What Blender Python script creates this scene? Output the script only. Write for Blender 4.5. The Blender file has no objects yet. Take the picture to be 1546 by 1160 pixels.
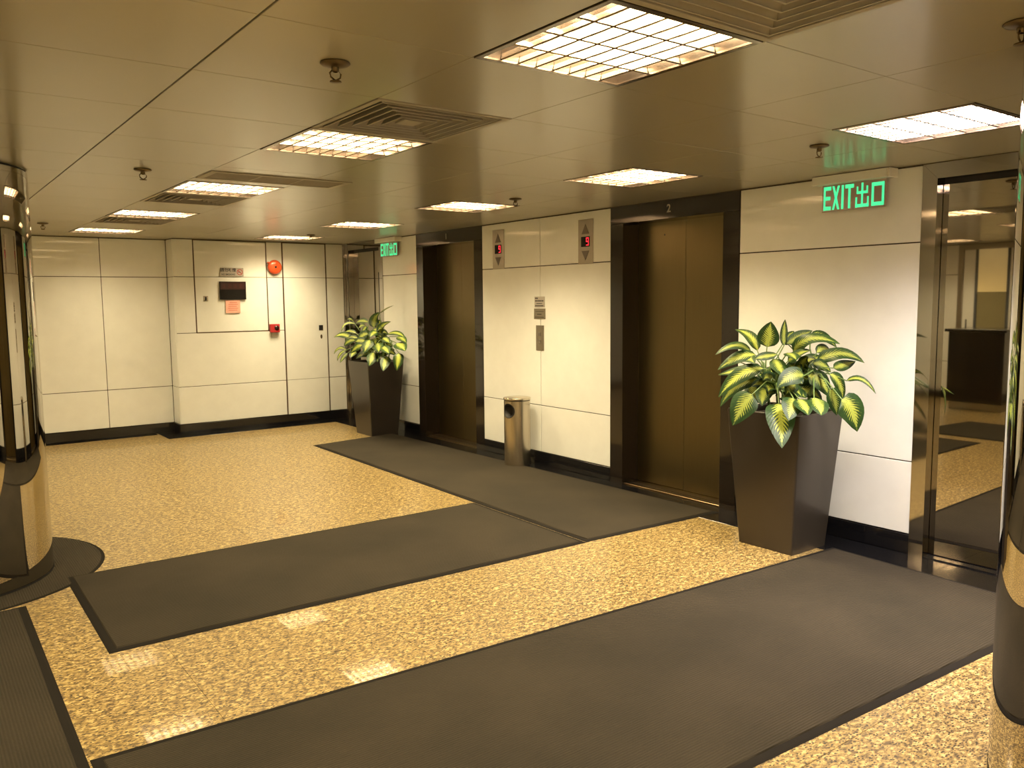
import bpy, bmesh, math, random
from mathutils import Vector, Matrix
random.seed(7)
SC = bpy.context.scene
COL = SC.collection
R = math.radians

# ---------------------------------------------------------------- camera
cd = bpy.data.cameras.new('camera')
cd.sensor_width = 36.0
cd.lens = 28.898
cd.clip_start = 0.05
cam = bpy.data.objects.new('camera', cd)
COL.objects.link(cam)
YAW, PITCH, ROLL = R(36.70873314), R(5.82468241), R(-0.57801295)
fw = Vector((math.sin(YAW)*math.cos(PITCH), math.cos(YAW)*math.cos(PITCH), -math.sin(PITCH)))
rt = Vector((math.cos(YAW), -math.sin(YAW), 0))
up = rt.cross(fw)
r2 = math.cos(ROLL)*rt + math.sin(ROLL)*up
u2 = -math.sin(ROLL)*rt + math.cos(ROLL)*up
m = Matrix((r2, u2, -fw)).transposed().to_4x4()
m.translation = Vector((0, 0, 1.55))
cam.matrix_world = m
SC.camera = cam

# ---------------------------------------------------------------- world, exposure
w = bpy.data.worlds.new('world')
SC.world = w
w.use_nodes = True
w.node_tree.nodes['Background'].inputs[0].default_value = (1, .8, .55, 1)
w.node_tree.nodes['Background'].inputs[1].default_value = 0.02
vs = SC.view_settings
vs.view_transform = 'Standard'
vs.look = 'None'
vs.gamma = 1.0
vs.use_curve_mapping = False
vs.exposure = 0.0
LAMP_W = 82.0
LAMP_COL = (1.0, 0.81, 0.475)
LAMP_COOL = (1.0, 0.87, 0.80)

# ---------------------------------------------------------------- dimensions (metres)
H = 2.305        # ceiling
WX = 4.805       # face of the elevator wall
YB = 10.09       # near face of the far wall
YA = 10.36       # recessed face of the far wall
XA = 2.62        # step between the two
XL = -3.0        # left wall
YN = -2.6        # wall behind the camera
# ---------------------------------------------------------------- materials
def new_mat(name):
    mt = bpy.data.materials.new(name); mt.use_nodes = True
    return mt, mt.node_tree.nodes, mt.node_tree.links, mt.node_tree.nodes['Principled BSDF']
def pm(name, col, rough=.5, metal=0., spec=.5, coat=0., coat_r=.03, emit=None, es=0., aniso=0., bump=None):
    mt, n, l, b = new_mat(name)
    b.inputs['Base Color'].default_value = (*col, 1)
    b.inputs['Roughness'].default_value = rough
    b.inputs['Metallic'].default_value = metal
    b.inputs['Specular IOR Level'].default_value = spec
    b.inputs['Coat Weight'].default_value = coat
    b.inputs['Coat Roughness'].default_value = coat_r
    b.inputs['Anisotropic'].default_value = aniso
    if emit:
        b.inputs['Emission Color'].default_value = (*emit, 1)
        b.inputs['Emission Strength'].default_value = es
    # a little grain so that nothing is a perfectly flat colour
    tc = n.new('ShaderNodeTexCoord'); nz = n.new('ShaderNodeTexNoise')
    nz.inputs['Scale'].default_value = 6; nz.inputs['Detail'].default_value = 5
    l.new(tc.outputs['Object'], nz.inputs['Vector'])
    mx = n.new('ShaderNodeMix'); mx.data_type = 'RGBA'
    mx.inputs[6].default_value = (*[c*.93 for c in col], 1); mx.inputs[7].default_value = (*[min(1, c*1.05) for c in col], 1)
    l.new(nz.outputs['Fac'], mx.inputs[0]); l.new(mx.outputs[2], b.inputs['Base Color'])
    if bump:
        sc, st = bump
        n2 = n.new('ShaderNodeTexNoise'); n2.inputs['Scale'].default_value = sc
        l.new(tc.outputs['Object'], n2.inputs['Vector'])
        bp = n.new('ShaderNodeBump'); bp.inputs['Strength'].default_value = st; bp.inputs['Distance'].default_value = .002
        l.new(n2.outputs['Fac'], bp.inputs['Height']); l.new(bp.outputs['Normal'], b.inputs['Normal'])
    return mt
def ramp(n, stops, interp='LINEAR'):
    r = n.new('ShaderNodeValToRGB'); r.color_ramp.interpolation = interp
    e = r.color_ramp.elements
    e[0].position, e[0].color = stops[0][0], (*stops[0][1], 1)
    e[1].position, e[1].color = stops[1][0], (*stops[1][1], 1)
    for p, c in stops[2:]:
        x = e.new(p); x.color = (*c, 1)
    return r
def mixc(n, l, fac, a, b, mode='MIX'):
    mx = n.new('ShaderNodeMix'); mx.data_type = 'RGBA'; mx.blend_type = mode
    if isinstance(fac, float): mx.inputs[0].default_value = fac
    else: l.new(fac, mx.inputs[0])
    for i, s in ((6, a), (7, b)):
        if isinstance(s, tuple): mx.inputs[i].default_value = (*s, 1)
        else: l.new(s, mx.inputs[i])
    return mx.outputs[2]

def granite_floor():
    mt, n, l, b = new_mat('tan_granite')
    ge = n.new('ShaderNodeNewGeometry')
    mp = n.new('ShaderNodeMapping'); mp.inputs['Rotation'].default_value = (0, 0, .5); mp.inputs['Scale'].default_value = (1, 1.8, 1)
    l.new(ge.outputs['Position'], mp.inputs['Vector'])
    def nz(s, d, r=.6, off=0):
        x = n.new('ShaderNodeTexNoise'); x.inputs['Scale'].default_value = s; x.inputs['Detail'].default_value = d
        x.inputs['Roughness'].default_value = r; x.inputs['Distortion'].default_value = .6
        l.new(mp.outputs['Vector'], x.inputs['Vector']); return x.outputs['Fac']
    base = ramp(n, [(.34, (.085, .058, .026)), (.43, (.20, .138, .050)), (.53, (.32, .225, .082)), (.65, (.52, .40, .17))])
    l.new(nz(33, 2.5), base.inputs[0])
    v = n.new('ShaderNodeTexVoronoi'); v.voronoi_dimensions = '2D'; v.inputs['Scale'].default_value = 50
    l.new(mp.outputs['Vector'], v.inputs['Vector'])
    sp = ramp(n, [(.0, (1, 1, 1)), (.25, (1, 1, 1)), (.31, (0, 0, 0))])
    l.new(v.outputs['Distance'], sp.inputs[0])
    n2 = nz(22, 2)
    th = ramp(n, [(.46, (0, 0, 0)), (.50, (1, 1, 1))]); l.new(n2, th.inputs[0])
    dark = mixc(n, l, 1.0, sp.outputs[0], th.outputs[0], 'MULTIPLY')
    c1 = mixc(n, l, dark, base.outputs[0], (.028, .020, .012))
    v2 = n.new('ShaderNodeTexNoise'); v2.inputs['Scale'].default_value = 60; v2.inputs['Detail'].default_value = 2
    l.new(mp.outputs['Vector'], v2.inputs['Vector'])
    g = ramp(n, [(.58, (0, 0, 0)), (.63, (1, 1, 1))]); l.new(v2.outputs['Fac'], g.inputs[0])
    c2 = mixc(n, l, g.outputs[0], c1, (.13, .08, .035))
    l.new(c2, b.inputs['Base Color'])
    b.inputs['Roughness'].default_value = .4
    b.inputs['Specular IOR Level'].default_value = .3
    b.inputs['Coat Weight'].default_value = .28; b.inputs['Coat Roughness'].default_value = .03
    return mt

def carpet(axis):
    # ribbed loop pile; the ribs run along the length of each mat
    mt, n, l, b = new_mat('ribbed_carpet_' + 'xy'[axis])
    tc = n.new('ShaderNodeTexCoord')
    wv = n.new('ShaderNodeTexWave'); wv.bands_direction = 'Y' if axis == 0 else 'X'
    wv.inputs['Scale'].default_value = 26; wv.inputs['Distortion'].default_value = .25; wv.inputs['Detail Scale'].default_value = 4
    l.new(tc.outputs['Object'], wv.inputs['Vector'])
    n1 = n.new('ShaderNodeTexNoise'); n1.inputs['Scale'].default_value = 1.6; n1.inputs['Detail'].default_value = 5
    l.new(tc.outputs['Object'], n1.inputs['Vector'])
    n2 = n.new('ShaderNodeTexNoise'); n2.inputs['Scale'].default_value = 260; n2.inputs['Detail'].default_value = 2
    l.new(tc.outputs['Object'], n2.inputs['Vector'])
    st = ramp(n, [(.35, (.031, .026, .018)), (.65, (.042, .034, .023))]); l.new(n1.outputs['Fac'], st.inputs[0])
    rb = ramp(n, [(.0, (.80, .80, .80)), (1., (1.06, 1.06, 1.06))]); l.new(wv.outputs['Fac'], rb.inputs[0])
    c = mixc(n, l, 1.0, st.outputs[0], rb.outputs[0], 'MULTIPLY')
    fz = ramp(n, [(.3, (.85, .85, .85)), (.7, (1.1, 1.1, 1.1))]); l.new(n2.outputs['Fac'], fz.inputs[0])
    c = mixc(n, l, 1.0, c, fz.outputs[0], 'MULTIPLY')
    l.new(c, b.inputs['Base Color'])
    bp = n.new('ShaderNodeBump'); bp.inputs['Strength'].default_value = .7; bp.inputs['Distance'].default_value = .003
    l.new(wv.outputs['Fac'], bp.inputs['Height']); l.new(bp.outputs['Normal'], b.inputs['Normal'])
    b.inputs['Roughness'].default_value = .95; b.inputs['Specular IOR Level'].default_value = .15
    return mt

def leaf_mat():
    mt, n, l, b = new_mat('variegated_leaf')
    uv = n.new('ShaderNodeUVMap'); uv.uv_map = 'UVMap'
    sx = n.new('ShaderNodeSeparateXYZ'); l.new(uv.outputs['UV'], sx.inputs[0])
    def mth(op, a, bb=None, c=None):
        x = n.new('ShaderNodeMath'); x.operation = op
        for i, s in enumerate((a, bb, c)):
            if s is None: continue
            if isinstance(s, (int, float)): x.inputs[i].default_value = s
            else: l.new(s, x.inputs[i])
        return x.outputs[0]
    u = mth('ABSOLUTE', mth('SUBTRACT', mth('MULTIPLY', sx.outputs[0], 2), 1))
    vv = sx.outputs[1]
    ge = n.new('ShaderNodeObjectInfo')
    nz = n.new('ShaderNodeTexNoise'); nz.inputs['Scale'].default_value = 7; nz.inputs['Detail'].default_value = 3
    cb = n.new('ShaderNodeCombineXYZ'); l.new(mth('MULTIPLY', sx.outputs[0], 1.2), cb.inputs[0]); l.new(vv, cb.inputs[1]); l.new(ge.outputs['Random'], cb.inputs[2])
    l.new(cb.outputs[0], nz.inputs['Vector'])
    # side veins sweep forward: phase depends on v - .28 u
    ph = mth('SUBTRACT', vv, mth('MULTIPLY', u, .30))
    ph = mth('ADD', ph, mth('MULTIPLY', nz.outputs['Fac'], .05))
    saw = mth('PINGPONG', mth('MULTIPLY', ph, 13), .5)
    lim = mth('ADD', .10, mth('MULTIPLY', saw, 1.0))
    lim = mth('ADD', lim, mth('MULTIPLY', mth('SUBTRACT', nz.outputs['Fac'], .5), .6))
    lim = mth('MULTIPLY', lim, mth('MINIMUM', 1.0, mth('MULTIPLY', mth('SUBTRACT', 1.0, vv), 3.5)))
    d = mth('SUBTRACT', lim, u)
    r = ramp(n, [(.0, (0, 0, 0)), (.14, (1, 1, 1))]); l.new(mth('ADD', d, .05), r.inputs[0])
    oi = n.new('ShaderNodeHueSaturation'); oi.inputs['Color'].default_value = (.40, .46, .07, 1)
    oi.inputs['Value'].default_value = .95
    rr = mth('MULTIPLY_ADD', ge.outputs['Random'], .5, .62); l.new(rr, oi.inputs['Value'])
    gr = mixc(n, l, nz.outputs['Fac'], (.006, .024, .005), (.026, .064, .012))
    c = mixc(n, l, r.outputs[0], gr, oi.outputs[0])
    mid = ramp(n, [(.02, (1, 1, 1)), (.06, (0, 0, 0))]); l.new(u, mid.inputs[0])
    c = mixc(n, l, mth('MULTIPLY', mid.outputs[0], .4), c, (.20, .28, .07))
    l.new(c, b.inputs['Base Color'])
    b.inputs['Roughness'].default_value = .45; b.inputs['Specular IOR Level'].default_value = .28
    bp = n.new('ShaderNodeBump'); bp.inputs['Strength'].default_value = .25; bp.inputs['Distance'].default_value = .004
    l.new(saw, bp.inputs['Height']); l.new(bp.outputs['Normal'], b.inputs['Normal'])
    return mt

def brushed(name, col, rough, vertical=True, metal=1.0):
    mt, n, l, b = new_mat(name)
    tc = n.new('ShaderNodeTexCoord'); mp = n.new('ShaderNodeMapping')
    mp.inputs['Scale'].default_value = (160, 160, 1.5) if vertical else (2, 2, 160)
    nz = n.new('ShaderNodeTexNoise'); nz.inputs['Scale'].default_value = 2; nz.inputs['Detail'].default_value = 3
    l.new(tc.outputs['Object'], mp.inputs[0]); l.new(mp.outputs[0], nz.inputs['Vector'])
    c = mixc(n, l, nz.outputs['Fac'], tuple(x*.86 for x in col), tuple(min(1, x*1.1) for x in col))
    l.new(c, b.inputs['Base Color'])
    rr = n.new('ShaderNodeMapRange'); rr.inputs[3].default_value = rough*.75; rr.inputs[4].default_value = rough*1.25
    l.new(nz.outputs['Fac'], rr.inputs[0]); l.new(rr.outputs[0], b.inputs['Roughness'])
    b.inputs['Metallic'].default_value = metal
    return mt

def ceiling_paint():
    mt, n, l, b = new_mat('satin_ceiling_metal')
    ge = n.new('ShaderNodeNewGeometry')
    nz = n.new('ShaderNodeTexNoise'); nz.inputs['Scale'].default_value = 1.2; nz.inputs['Detail'].default_value = 4
    l.new(ge.outputs['Position'], nz.inputs['Vector'])
    c = mixc(n, l, nz.outputs['Fac'], (.33, .305, .225), (.385, .355, .265))
    l.new(c, b.inputs['Base Color'])
    b.inputs['Roughness'].default_value = .34
    b.inputs['Specular IOR Level'].default_value = .5
    b.inputs['Coat Weight'].default_value = .5; b.inputs['Coat Roughness'].default_value = .16
    return mt

def stone(name, col, rough=.12):
    mt, n, l, b = new_mat(name)
    ge = n.new('ShaderNodeNewGeometry')
    nz = n.new('ShaderNodeTexNoise'); nz.inputs['Scale'].default_value = 60; nz.inputs['Detail'].default_value = 4
    l.new(ge.outputs['Position'], nz.inputs['Vector'])
    r = ramp(n, [(.35, col), (.62, tuple(c*1.6 for c in col)), (.74, tuple(min(1, c*3.0) for c in col))]); l.new(nz.outputs['Fac'], r.inputs[0])
    l.new(r.outputs[0], b.inputs['Base Color'])
    b.inputs['Roughness'].default_value = rough
    b.inputs['Coat Weight'].default_value = .3
    return mt

M = dict(
    floor=granite_floor(), carpet_x=carpet(0), carpet_y=carpet(1), leaf=leaf_mat(), ceil=ceiling_paint(),
    panel=pm('white_glass_panel', (.855, .878, .86), .45, coat=1.0, coat_r=.025),
    backing=pm('joint_backing', (.035, .022, .014), .8),
    grout=pm('floor_grout', (.30, .21, .10), .7),
    joint=pm('ceiling_joint', (.10, .08, .055), .8),
    black=stone('black_granite', (.005, .005, .006), .12),
    frame=stone('brown_granite', (.010, .007, .005), .10),
    rubber=pm('mat_rubber', (.015, .013, .011), .9, spec=.06, bump=(200, .3)),
    gold=brushed('bronze_door_metal', (.19, .15, .075), .36),
    bronze_sill=brushed('bronze_sill', (.22, .17, .10), .3, False),
    steel=brushed('brushed_steel', (.60, .54, .44), .24),
    plate=brushed('satin_steel_plate', (.42, .38, .32), .38, False),
    mirror=pm('mirror_steel', (.46, .43, .38), .02, 1.0),
    chrome=pm('polished_chrome', (.42, .40, .37), .06, 1.0),
    louvre=pm('louvre_aluminium', (.30, .255, .22), .25, 1.0),
    white=pm('white_enamel', (.78, .76, .72), .5),
    grille=pm('grille_paint', (.38, .35, .29), .5),
    dark=pm('matt_black', (.012, .011, .011), .6),
    slot=pm('dark_recess', (.03, .025, .02), .8),
    brass=pm('dark_brass', (.14, .10, .05), .4, .8),
    pot=pm('bronze_planter_paint', (.062, .052, .043), .32, .5, coat=.2, coat_r=.12),
    soil=pm('potting_soil', (.02, .014, .01), .95, bump=(60, 1.)),
    stem=pm('green_stem', (.12, .20, .05), .45),
    red=pm('red_paint', (.72, .10, .025), .28, coat=.5),
    red2=pm('deep_red_plastic', (.42, .03, .03), .35),
    brownp=pm('door_gap_strip', (.09, .055, .03), .5),
    pink=pm('pink_paper', (.78, .42, .33), .8),
    pinkink=pm('pink_paper_ink', (.62, .16, .12), .8),
    grey=pm('grey_sign_plate', (.42, .39, .35), .5),
    ink=pm('black_ink', (.02, .02, .02), .6),
    ink2=pm('etched_ink', (.14, .12, .10), .6),
    maroon=pm('dark_maroon_face', (.030, .008, .007), .3),
    maroon_t=pm('dim_red_print', (.075, .014, .012), .5),
    blackface=pm('black_glass_face', (.006, .005, .005), .15),
    acrylic=pm('sign_acrylic', (.42, .34, .30), .25),
    green=pm('lit_green', (.05, .5, .2), .5, emit=(.07, .85, .36), es=1.0),
    led=pm('red_led', (.5, .02, .03), .5, emit=(1.0, .03, .06), es=1.2),
    desk=pm('dark_desk_laminate', (.030, .024, .020), .22, coat=.5),
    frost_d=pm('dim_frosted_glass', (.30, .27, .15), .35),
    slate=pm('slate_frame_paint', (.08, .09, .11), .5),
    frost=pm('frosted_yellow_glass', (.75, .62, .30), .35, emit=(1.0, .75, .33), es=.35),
)
# ---------------------------------------------------------------- helpers
class MB:
    def __init__(s): s.v = []; s.f = []; s.mi = []; s.uv = None; s.sm = []
    def add(s, vs_, fs, mi=0, smooth=False):
        o = len(s.v); s.v += [tuple(p) for p in vs_]
        for f in fs: s.f.append(tuple(i+o for i in f)); s.mi.append(mi); s.sm.append(smooth)
        return s
    def box(s, x0, x1, y0, y1, z0, z1, mi=0):
        return s.add([(x0,y0,z0),(x1,y0,z0),(x1,y1,z0),(x0,y1,z0),(x0,y0,z1),(x1,y0,z1),(x1,y1,z1),(x0,y1,z1)],
                     [(0,3,2,1),(4,5,6,7),(0,1,5,4),(1,2,6,5),(2,3,7,6),(3,0,4,7)], mi)
    def cbox(s, x0, x1, y0, y1, z0, z1, b=.002, mi=0):
        bm = bmesh.new()
        vs_ = [bm.verts.new(p) for p in [(x0,y0,z0),(x1,y0,z0),(x1,y1,z0),(x0,y1,z0),(x0,y0,z1),(x1,y0,z1),(x1,y1,z1),(x0,y1,z1)]]
        for f in [(0,3,2,1),(4,5,6,7),(0,1,5,4),(1,2,6,5),(2,3,7,6),(3,0,4,7)]: bm.faces.new([vs_[i] for i in f])
        bmesh.ops.bevel(bm, geom=bm.edges[:], offset=b, segments=1, affect='EDGES', profile=.5)
        bm.verts.index_update()
        s.add([v.co[:] for v in bm.verts], [[v.index for v in f.verts] for f in bm.faces], mi); bm.free(); return s
    def lathe(s, prof, n=32, cx=0, cy=0, mi=0, smooth=True, a0=0., a1=None):
        full = a1 is None; a1 = 2*math.pi if full else a1
        k = n if full else n+1
        vs_ = [(cx+r*math.cos(a0+(a1-a0)*i/n), cy+r*math.sin(a0+(a1-a0)*i/n), z) for r, z in prof for i in range(k)]
        fs = []
        for j in range(len(prof)-1):
            for i in range(n):
                a = j*k+i; b_ = j*k+(i+1) % k
                fs.append((a, b_, b_+k, a+k))
        return s.add(vs_, fs, mi, smooth)
    def disc(s, r, z, n=32, cx=0, cy=0, mi=0, flip=False):
        vs_ = [(cx+r*math.cos(2*math.pi*i/n), cy+r*math.sin(2*math.pi*i/n), z) for i in range(n)]
        f = tuple(range(n)); return s.add(vs_, [f[::-1] if flip else f], mi)
    def tube(s, pts, rad, n=6, mi=0):
        pts = [Vector(p) for p in pts]; vs_ = []
        for i, p in enumerate(pts):
            t = (pts[min(i+1, len(pts)-1)]-pts[max(i-1, 0)]).normalized()
            a = t.orthogonal().normalized() if abs(t.z) > .9 else Vector((0, 0, 1)).cross(t).normalized()
            b_ = t.cross(a); r = rad[i] if isinstance(rad, (list, tuple)) else rad
            vs_ += [p + r*(math.cos(2*math.pi*k/n)*a + math.sin(2*math.pi*k/n)*b_) for k in range(n)]
        fs = [(j*n+k, j*n+(k+1) % n, (j+1)*n+(k+1) % n, (j+1)*n+k) for j in range(len(pts)-1) for k in range(n)]
        fs += [tuple(range(n))[::-1], tuple((len(pts)-1)*n+k for k in range(n))]
        return s.add(vs_, fs, mi, True)
    def quadprism(s, poly, z0, z1, mi=0):
        n = len(poly)
        s.add([(x, y, z0) for x, y in poly]+[(x, y, z1) for x, y in poly],
              [tuple(range(n))[::-1], tuple(range(n, 2*n))]+[(i, (i+1) % n, (i+1) % n+n, i+n) for i in range(n)], mi); return s
    def mesh(s, name, mats):
        me = bpy.data.meshes.new(name); me.from_pydata(s.v, [], s.f)
        for mt in (mats if isinstance(mats, (list, tuple)) else [mats]): me.materials.append(mt)
        me.polygons.foreach_set('material_index', s.mi); me.polygons.foreach_set('use_smooth', s.sm)
        if s.uv:
            L = me.uv_layers.new(name='UVMap')
            for p in me.polygons:
                for li in p.loop_indices: L.data[li].uv = s.uv[me.loops[li].vertex_index]
        me.update(); return me
    def obj(s, name, mats, parent=None, loc=(0, 0, 0), rot=(0, 0, 0)):
        return link(name, s.mesh(name, mats), parent, loc, rot)
def link(name, me, parent=None, loc=(0, 0, 0), rot=(0, 0, 0)):
    o = bpy.data.objects.new(name, me); COL.objects.link(o)
    o.location = loc; o.rotation_euler = rot
    if parent: o.parent = parent
    return o
def tag(o, label=None, cat=None, group=None, kind=None):
    if label: o['label'] = label
    if cat: o['category'] = cat
    if group: o['group'] = group
    if kind: o['kind'] = kind
    return o
def thing(name, label, cat, loc=(0, 0, 0), rz=0, group=None):
    o = bpy.data.objects.new(name, None); COL.objects.link(o); o.empty_display_size = .1
    o.location = loc; o.rotation_euler = (0, 0, rz)
    return tag(o, label, cat, group)
def struct(o, label=None, cat=None): return tag(o, label, cat, kind='structure')
KIDS = {}
def copy_tree(root, loc, rz=0, label=None, group=None):
    def rec(o, par):
        c = o.copy(); COL.objects.link(c)
        if par: c.parent = par
        for ch in kids.get(o.name, ()): rec(ch, c)
        return c
    kids = {}
    for o in bpy.data.objects:
        if o.parent: kids.setdefault(o.parent.name, []).append(o)
    r = rec(root, None); r.location = loc; r.rotation_euler = (0, 0, rz)
    if label: r['label'] = label
    if group: r['group'] = group
    return r
def text_obj(name, txt, size, mat, parent, loc, rot, ext=.0006):
    cu = bpy.data.curves.new(name, 'FONT'); cu.body = txt; cu.size = size; cu.extrude = ext
    cu.offset = size*.018; cu.align_x = 'CENTER'; cu.align_y = 'CENTER'
    t = bpy.data.objects.new(name, cu); COL.objects.link(t)
    dg = bpy.context.evaluated_depsgraph_get(); dg.update()
    me = bpy.data.meshes.new_from_object(t.evaluated_get(dg))
    bpy.data.objects.remove(t); me.materials.clear(); me.materials.append(mat)
    return link(name, me, parent, loc, rot)
LEAVES_NEAR=[
((4.35,3.163,1.242),(4.35,3.152,1.317),(4.35,3.137,1.401),0.111),
((4.4,3.075,1.251),(4.41,3.084,1.332),(4.42,3.085,1.413),0.037),
((4.4,3.272,1.212),(4.425,3.348,1.301),(4.45,3.488,1.342),0.063),
((4.3,3.242,1.203),(4.2,3.285,1.255),(4.1,3.362,1.196),0.046),
((4.28,3.191,1.191),(4.2,3.265,1.18),(4.12,3.358,1.1),0.07),
((4.35,3.315,1.105),(4.325,3.389,1.079),(4.3,3.499,1.049),0.046),
((4.25,3.113,1.115),(4.165,3.226,1.069),(4.08,3.317,0.932),0.088),
((4.28,3.133,1.03),(4.2,3.261,1.004),(4.12,3.334,0.867),0.074),
((4.12,3.092,0.968),(4.07,3.122,0.899),(4.02,3.156,0.779),0.133),
((4.14,2.919,0.927),(4.06,2.848,0.85),(3.98,2.779,0.697),0.14),
((4.12,2.809,0.971),(4.06,2.778,0.927),(4.0,2.754,0.856),0.096),
((4.14,2.783,0.965),(4.095,2.72,0.936),(4.05,2.662,0.892),0.085),
((4.2,2.795,1.096),(4.125,2.832,1.094),(4.05,2.87,1.03),0.092),
((4.25,2.892,1.043),(4.2,2.881,1.019),(4.15,2.882,0.98),0.066),
((4.2,3.002,1.183),(4.16,2.939,1.145),(4.12,2.876,1.088),0.074),
((4.2,2.977,1.209),(4.15,3.042,1.197),(4.1,3.065,1.184),0.044),
((4.4,3.086,1.258),(4.45,3.079,1.301),(4.5,3.075,1.34),0.055),
((4.4,3.052,1.266),(4.45,3.002,1.307),(4.5,2.945,1.345),0.066),
((4.35,2.974,1.22),(4.325,2.837,1.305),(4.3,2.635,1.282),0.081),
((4.25,2.946,1.219),(4.2,2.878,1.21),(4.15,2.812,1.188),0.063),
((4.3,3.237,1.006),(4.275,3.19,0.951),(4.25,3.134,0.898),0.096),
((4.3,3.333,1.145),(4.25,3.24,1.175),(4.2,3.139,1.146),0.081),
((4.55,2.991,1.315),(4.59,2.925,1.304),(4.63,2.858,1.238),0.063),
((4.55,2.946,1.205),(4.605,2.932,1.233),(4.66,2.917,1.208),0.052),
((4.5,2.912,1.157),(4.54,2.778,1.209),(4.58,2.645,1.158),0.077),
((4.45,2.766,1.128),(4.54,2.752,1.142),(4.63,2.732,1.16),0.055),
((4.45,2.679,1.059),(4.465,2.59,1.071),(4.48,2.512,0.993),0.031),
((4.3,2.615,0.967),(4.33,2.572,0.91),(4.36,2.548,0.781),0.147),
((4.35,2.868,1.081),(4.375,2.803,1.055),(4.4,2.753,0.957),0.103),
((4.4,2.758,1.099),(4.44,2.718,1.042),(4.48,2.716,0.936),0.07),
((4.32,2.705,1.017),(4.35,2.691,0.952),(4.38,2.691,0.858),0.088),
((4.2,2.727,0.975),(4.15,2.662,0.937),(4.1,2.614,0.892),0.096),
((4.4,2.871,1.15),(4.44,2.832,1.143),(4.48,2.8,1.099),0.063),
((4.35,3.011,1.159),(4.325,2.921,1.209),(4.3,2.824,1.236),0.059),
((4.4,2.959,1.086),(4.375,2.928,1.148),(4.35,2.872,1.196),0.066),
((4.3,3.023,1.0),(4.25,2.905,1.013),(4.2,2.805,0.968),0.066),
((4.25,3.084,0.999),(4.2,3.073,0.959),(4.15,3.043,0.9),0.081),
((4.4,2.963,1.116),(4.4,2.914,1.162),(4.4,2.85,1.18),0.066),
]
LEAVES_FAR=[
((4.45,8.648,1.249),(4.475,8.675,1.34),(4.5,8.587,1.424),0.099),
((4.5,8.596,1.413),(4.5,8.441,1.463),(4.5,8.252,1.504),0.021),
((4.4,8.395,1.174),(4.425,8.405,1.262),(4.45,8.231,1.324),0.076),
((4.5,8.662,1.248),(4.525,8.675,1.293),(4.55,8.655,1.331),0.084),
((4.3,8.835,1.292),(4.225,8.924,1.292),(4.15,8.896,1.191),0.032),
((4.35,8.91,1.177),(4.325,9.015,1.202),(4.3,9.125,1.185),0.042),
((4.3,8.951,1.123),(4.275,9.129,1.158),(4.25,9.318,1.121),0.073),
((4.3,8.777,1.128),(4.25,8.847,1.132),(4.2,8.903,1.089),0.061),
((4.2,8.642,1.106),(4.15,8.693,1.098),(4.1,8.721,1.039),0.069),
((4.15,8.361,1.066),(4.1,8.392,1.044),(4.05,8.459,0.974),0.076),
((4.3,9.086,0.977),(4.25,9.178,0.995),(4.2,9.223,0.92),0.034),
((4.25,8.999,0.971),(4.2,9.039,0.936),(4.15,9.028,0.85),0.034),
((4.2,8.842,0.953),(4.15,8.845,0.909),(4.1,8.84,0.843),0.046),
((4.1,8.068,1.136),(4.05,8.035,1.082),(4.0,8.018,1.0),0.095),
((4.1,7.984,1.004),(4.05,7.935,0.945),(4.0,7.911,0.865),0.099),
((4.1,7.688,0.976),(4.05,7.641,0.912),(4.0,7.595,0.832),0.088),
((4.2,7.613,1.009),(4.175,7.586,0.936),(4.15,7.581,0.827),0.092),
((4.3,7.833,1.101),(4.25,7.657,1.081),(4.2,7.473,1.036),0.115),
((4.4,8.222,1.186),(4.375,7.964,1.204),(4.35,7.733,1.155),0.061),
((4.2,8.103,1.217),(4.15,8.084,1.205),(4.1,8.066,1.164),0.073),
((4.25,8.049,1.152),(4.225,7.928,1.136),(4.2,7.809,1.105),0.069),
((4.3,8.534,1.271),(4.25,8.502,1.235),(4.2,8.462,1.186),0.046),
((4.4,8.696,1.311),(4.4,8.881,1.323),(4.4,9.023,1.29),0.069),
((4.35,8.838,1.233),(4.325,8.734,1.266),(4.3,8.566,1.278),0.069),
((4.15,7.88,1.07),(4.1,7.713,1.051),(4.05,7.55,1.012),0.084),
((4.35,7.92,1.167),(4.325,7.76,1.152),(4.3,7.626,1.108),0.069),
((4.45,9.195,1.318),(4.425,9.214,1.342),(4.4,9.253,1.338),0.023),
((4.2,8.378,1.1),(4.15,8.407,1.115),(4.1,8.438,1.102),0.076),
((4.15,7.998,1.101),(4.1,7.874,1.065),(4.05,7.782,1.015),0.092),
((4.25,8.407,1.186),(4.2,8.439,1.172),(4.15,8.44,1.114),0.084),
((4.4,8.602,1.214),(4.4,8.471,1.232),(4.4,8.343,1.257),0.069),
((4.2,8.617,0.986),(4.15,8.6,0.959),(4.1,8.55,0.919),0.069),
]
# ---------------------------------------------------------------- floor
PI = math.pi
ROT_E = (PI/2, 0, -PI/2)     # local x = right, y = up, z = out of the elevator wall (towards -x)
ROT_F = (PI/2, 0, 0)         # the same for walls that face -y
ROT_L = (PI/2, 0, PI/2)      # walls that face +x
CACHE = {}
def slab(dx, dy, dz, b, mat, name):
    # a bevelled slab centred in x and y, top face at z = 0, shared between alike pieces
    k = (round(dx, 4), round(dy, 4), round(dz, 4), mat, name)
    if k not in CACHE:
        CACHE[k] = MB().cbox(-dx/2, dx/2, -dy/2, dy/2, -dz, 0, b).mesh(name, M[mat])
    return CACHE[k]
floor = struct(MB().box(XL-.1, 5.3, YN-.1, YA+.1, -.12, -.006).obj('floor', M['grout']), 'polished speckled tan granite floor of the lobby', 'floor')
xs = [XL]+[4.48-.9*k for k in range(8, -1, -1)]
ys = [YN]+[7.8+.9*k for k in range(-11, 3)]+[9.85]
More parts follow.
